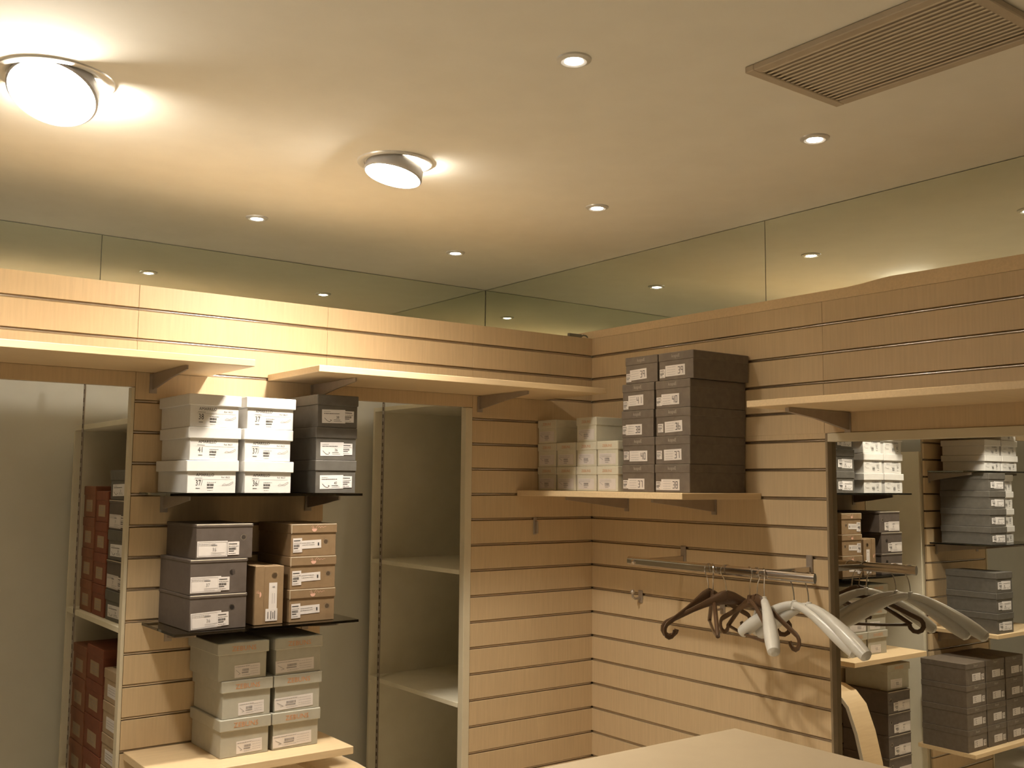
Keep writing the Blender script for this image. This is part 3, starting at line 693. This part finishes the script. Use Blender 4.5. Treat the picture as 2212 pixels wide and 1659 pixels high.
def bez(p0, p1, p2, p3, n=12):
    out = []
    for i in range(n+1):
        t_ = i/n; a = (1-t_)**3; b = 3*(1-t_)**2*t_; c = 3*(1-t_)*t_*t_; d = t_**3
        out.append(tuple(a*p0[k]+b*p1[k]+c*p2[k]+d*p3[k] for k in range(3)))
    return out
def hook_mesh(hh):
    pts = []
    r = 0.0205
    for k in range(0, 15):
        a = R(-40+k*18); pts.append((r*math.cos(a), 0, r*math.sin(a)-0.003))
    last = pts[-1]
    pts += bez(last, (-0.012, 0, -0.022), (0.0, 0, -0.030), (0.0, 0, -hh))[1:]
    return MB().tube(pts, 0.0019, 8).mesh('hook', M_CHROME, smooth=True)
def arms_mesh(kind):
    mb = MB()
    if kind == 'brown':
        for s in (-1, 1):
            pts = bez((0, 0, 0.004), (s*0.05, 0, -0.002), (s*0.10, 0, -0.030), (s*0.205, 0, -0.075), 12)
            cx, cz, r = s*0.198, -0.098, 0.024
            pts += [(cx+s*r*math.cos(R(a)), 0, cz+r*math.sin(R(a))) for a in (50, 20, -10, -45, -80, -115, -150, -175)]
            rad = [0.024, 0.023, 0.021, 0.018, 0.015, 0.013, 0.011, 0.010]+[0.0088]*5
            rad += [0.0082]*(len(pts)-len(rad))
            mb.tube(pts, rad, 12, 0.5)
        m = M_HBROWN
    elif kind == 'thin':
        for s in (-1, 1):
            pts = bez((0, 0, 0.004), (s*0.04, 0, 0.0), (s*0.10, 0, -0.04), (s*0.20, 0, -0.105), 12)
            mb.tube(pts, 0.0075, 10)
        pts = [(-0.20, 0, -0.105), (-0.1, 0, -0.112), (0, 0, -0.114), (0.1, 0, -0.112), (0.20, 0, -0.105)]
        mb.tube(pts, 0.0055, 8)
        m = M_HBROWN
    else:
        ln, dr = (0.240, -0.108) if kind == 'white' else (0.225, -0.120)
        for s in (-1, 1):
            pts = bez((s*0.004, 0, 0.006), (s*0.055, 0, 0.002), (s*ln*.5, 0, dr*.30), (s*ln, 0, dr), 12)+[(s*(ln+.007), 0, dr-.004)]
            mb.tube(pts, [0.012, 0.013, 0.0135, 0.014, 0.015, 0.016, 0.0175, 0.019, 0.0205, 0.022, 0.023, 0.0225, 0.019, 0.009], 14, 1.0)
        m = M_HWHITE
    return mb.mesh('arms', m, smooth=True)
def hanger(kind, label, y, yaw, roll=0.0, hh=0.095):
    t = thing('clothes_hanger', label, 'hanger', (RXr, y, RZr+0.0005), (0, R(roll), R(yaw)), 'hangers on the chrome rail')
    put('hook', cached(('hook', hh), lambda: hook_mesh(hh)), t, (0, 0, 0))
    a = put('arms', cached(('arms', kind), lambda: arms_mesh(kind)), t, (0, 0, -hh))
    put('collar', cached(('collar', kind), lambda: MB().lathe([(0.003, 0.0), (0.008, -0.002), (0.0095, -0.016), (0.012, -0.028), (0.003, -0.030)], 14).mesh('collar', M_HWHITE if 'white' in kind else M_HBROWN, smooth=True)), t, (0, 0, -hh+0.022))
    return t
hanger('brown', 'brown plastic hanger with curled ends, farthest left on the rail', -0.905, 2)
hanger('thin', 'thin brown hanger turned end on, second on the rail', -0.925, 46)
hanger('brown', 'brown curled hanger in the middle of the rail', -0.985, -30)
hanger('thin', 'thin dark brown hanger behind the white one pointing at the camera', -1.085, 62)
hanger('brown', 'brown curled hanger right of the end on white hanger', -1.115, 74)
hanger('short_white', 'white broad hanger pointing straight at the camera', -1.145, 46)
hanger('white', 'white broad hanger swung towards the mirror, left of the pair', -1.265, -97)
hanger('white', 'white broad hanger swung towards the mirror, nearest the camera', -1.320, -102)

# hooks stuck in the wall grooves
def wall_hook(label, loc, rz, long=0.05):
    t = thing('slat_hook', label, 'hook', loc, (0, 0, rz), 'small hooks in the slat wall')
    put('plate', cached('hkp', lambda: MB().quadbox(-0.012, 0.012, -0.005, 0.0, -0.032, 0.018).mesh('plate', M_STEEL, 0.0015)), t)
    put('peg', cached(('hkg', long), lambda: MB().tube([(0, -0.004, -0.012), (0, -long*.7, -0.014), (0, -long, -0.006), (0, -long*1.02, 0.010)], 0.0045, 10).mesh('peg', M_STEEL, smooth=True)), t)
    put('cap', cached('hkc', lambda: MB().lathe([(0.0005, 0.010), (0.007, 0.008), (0.010, 0.0), (0.007, -0.008), (0.0005, -0.010)], 16, close=False).mesh('cap', M_STEEL, smooth=True)), t, (0, -long*1.02, 0.014))
wall_hook('grey metal hook in the slats below the corner shelf', (0, -0.300, 1.318), RX, 0.045)
wall_hook('grey metal hook in the slats behind the brown hangers', (0, -0.736, 1.318), RX, 0.045)
t = thing('slat_bracket', 'empty flat metal bracket on the corner slat column below the shelf', 'bracket', (-0.316, 0, 1.62))
put('plate', MB().quadbox(-0.008, 0.008, -0.006, 0.0, -0.065, 0.006).mesh('plate', M_STEEL, 0.002), t)
put('tongue', MB().quadbox(-0.0035, 0.0035, -0.022, -0.005, -0.060, -0.01).mesh('tongue', M_STEEL, 0.001), t)

# cable clip on the ledge at the corner
t = thing('cable_clip', 'small grey cable clip lying on top of the slat wall at the corner', 'clip', (-0.075, 0.008, TOP))
put('clip', MB().quadbox(-0.055, 0.018, -0.007, 0.007, 0.0, 0.015).mesh('clip', M_PLAST, 0.002), t)
put('cable', MB().tube([(0.018, 0, 0.006), (0.028, -0.003, 0.012), (0.040, -0.006, 0.011), (0.050, -0.006, 0.004)], 0.0035, 8).mesh('cable', M_PLAST, smooth=True), t)

# ------------------------------------------------------------------ counter at the lower right
t = thing('display_counter', 'pale display counter with a broad flat top at the lower right', 'counter', (-1.55, -2.2, 0))
bbox('top', M_COUNT, -0.50, 0.50, -0.50, 0.50, 1.165, 1.2, t, 0.003)
bbox('front_panel', M_MAPLEH, -0.46, 0.46, -0.46, -0.44, 0.08, 1.165, t)
bbox('back_panel', M_MAPLEH, -0.46, 0.46, 0.44, 0.46, 0.08, 1.165, t)
bbox('side_panel', M_MAPLEH, -0.46, -0.44, -0.44, 0.44, 0.08, 1.165, t)
bbox('side_panel', M_MAPLEH, 0.44, 0.46, -0.44, 0.44, 0.08, 1.165, t)
bbox('plinth', M_DARK, -0.42, 0.42, -0.42, 0.42, 0.0, 0.08, t)
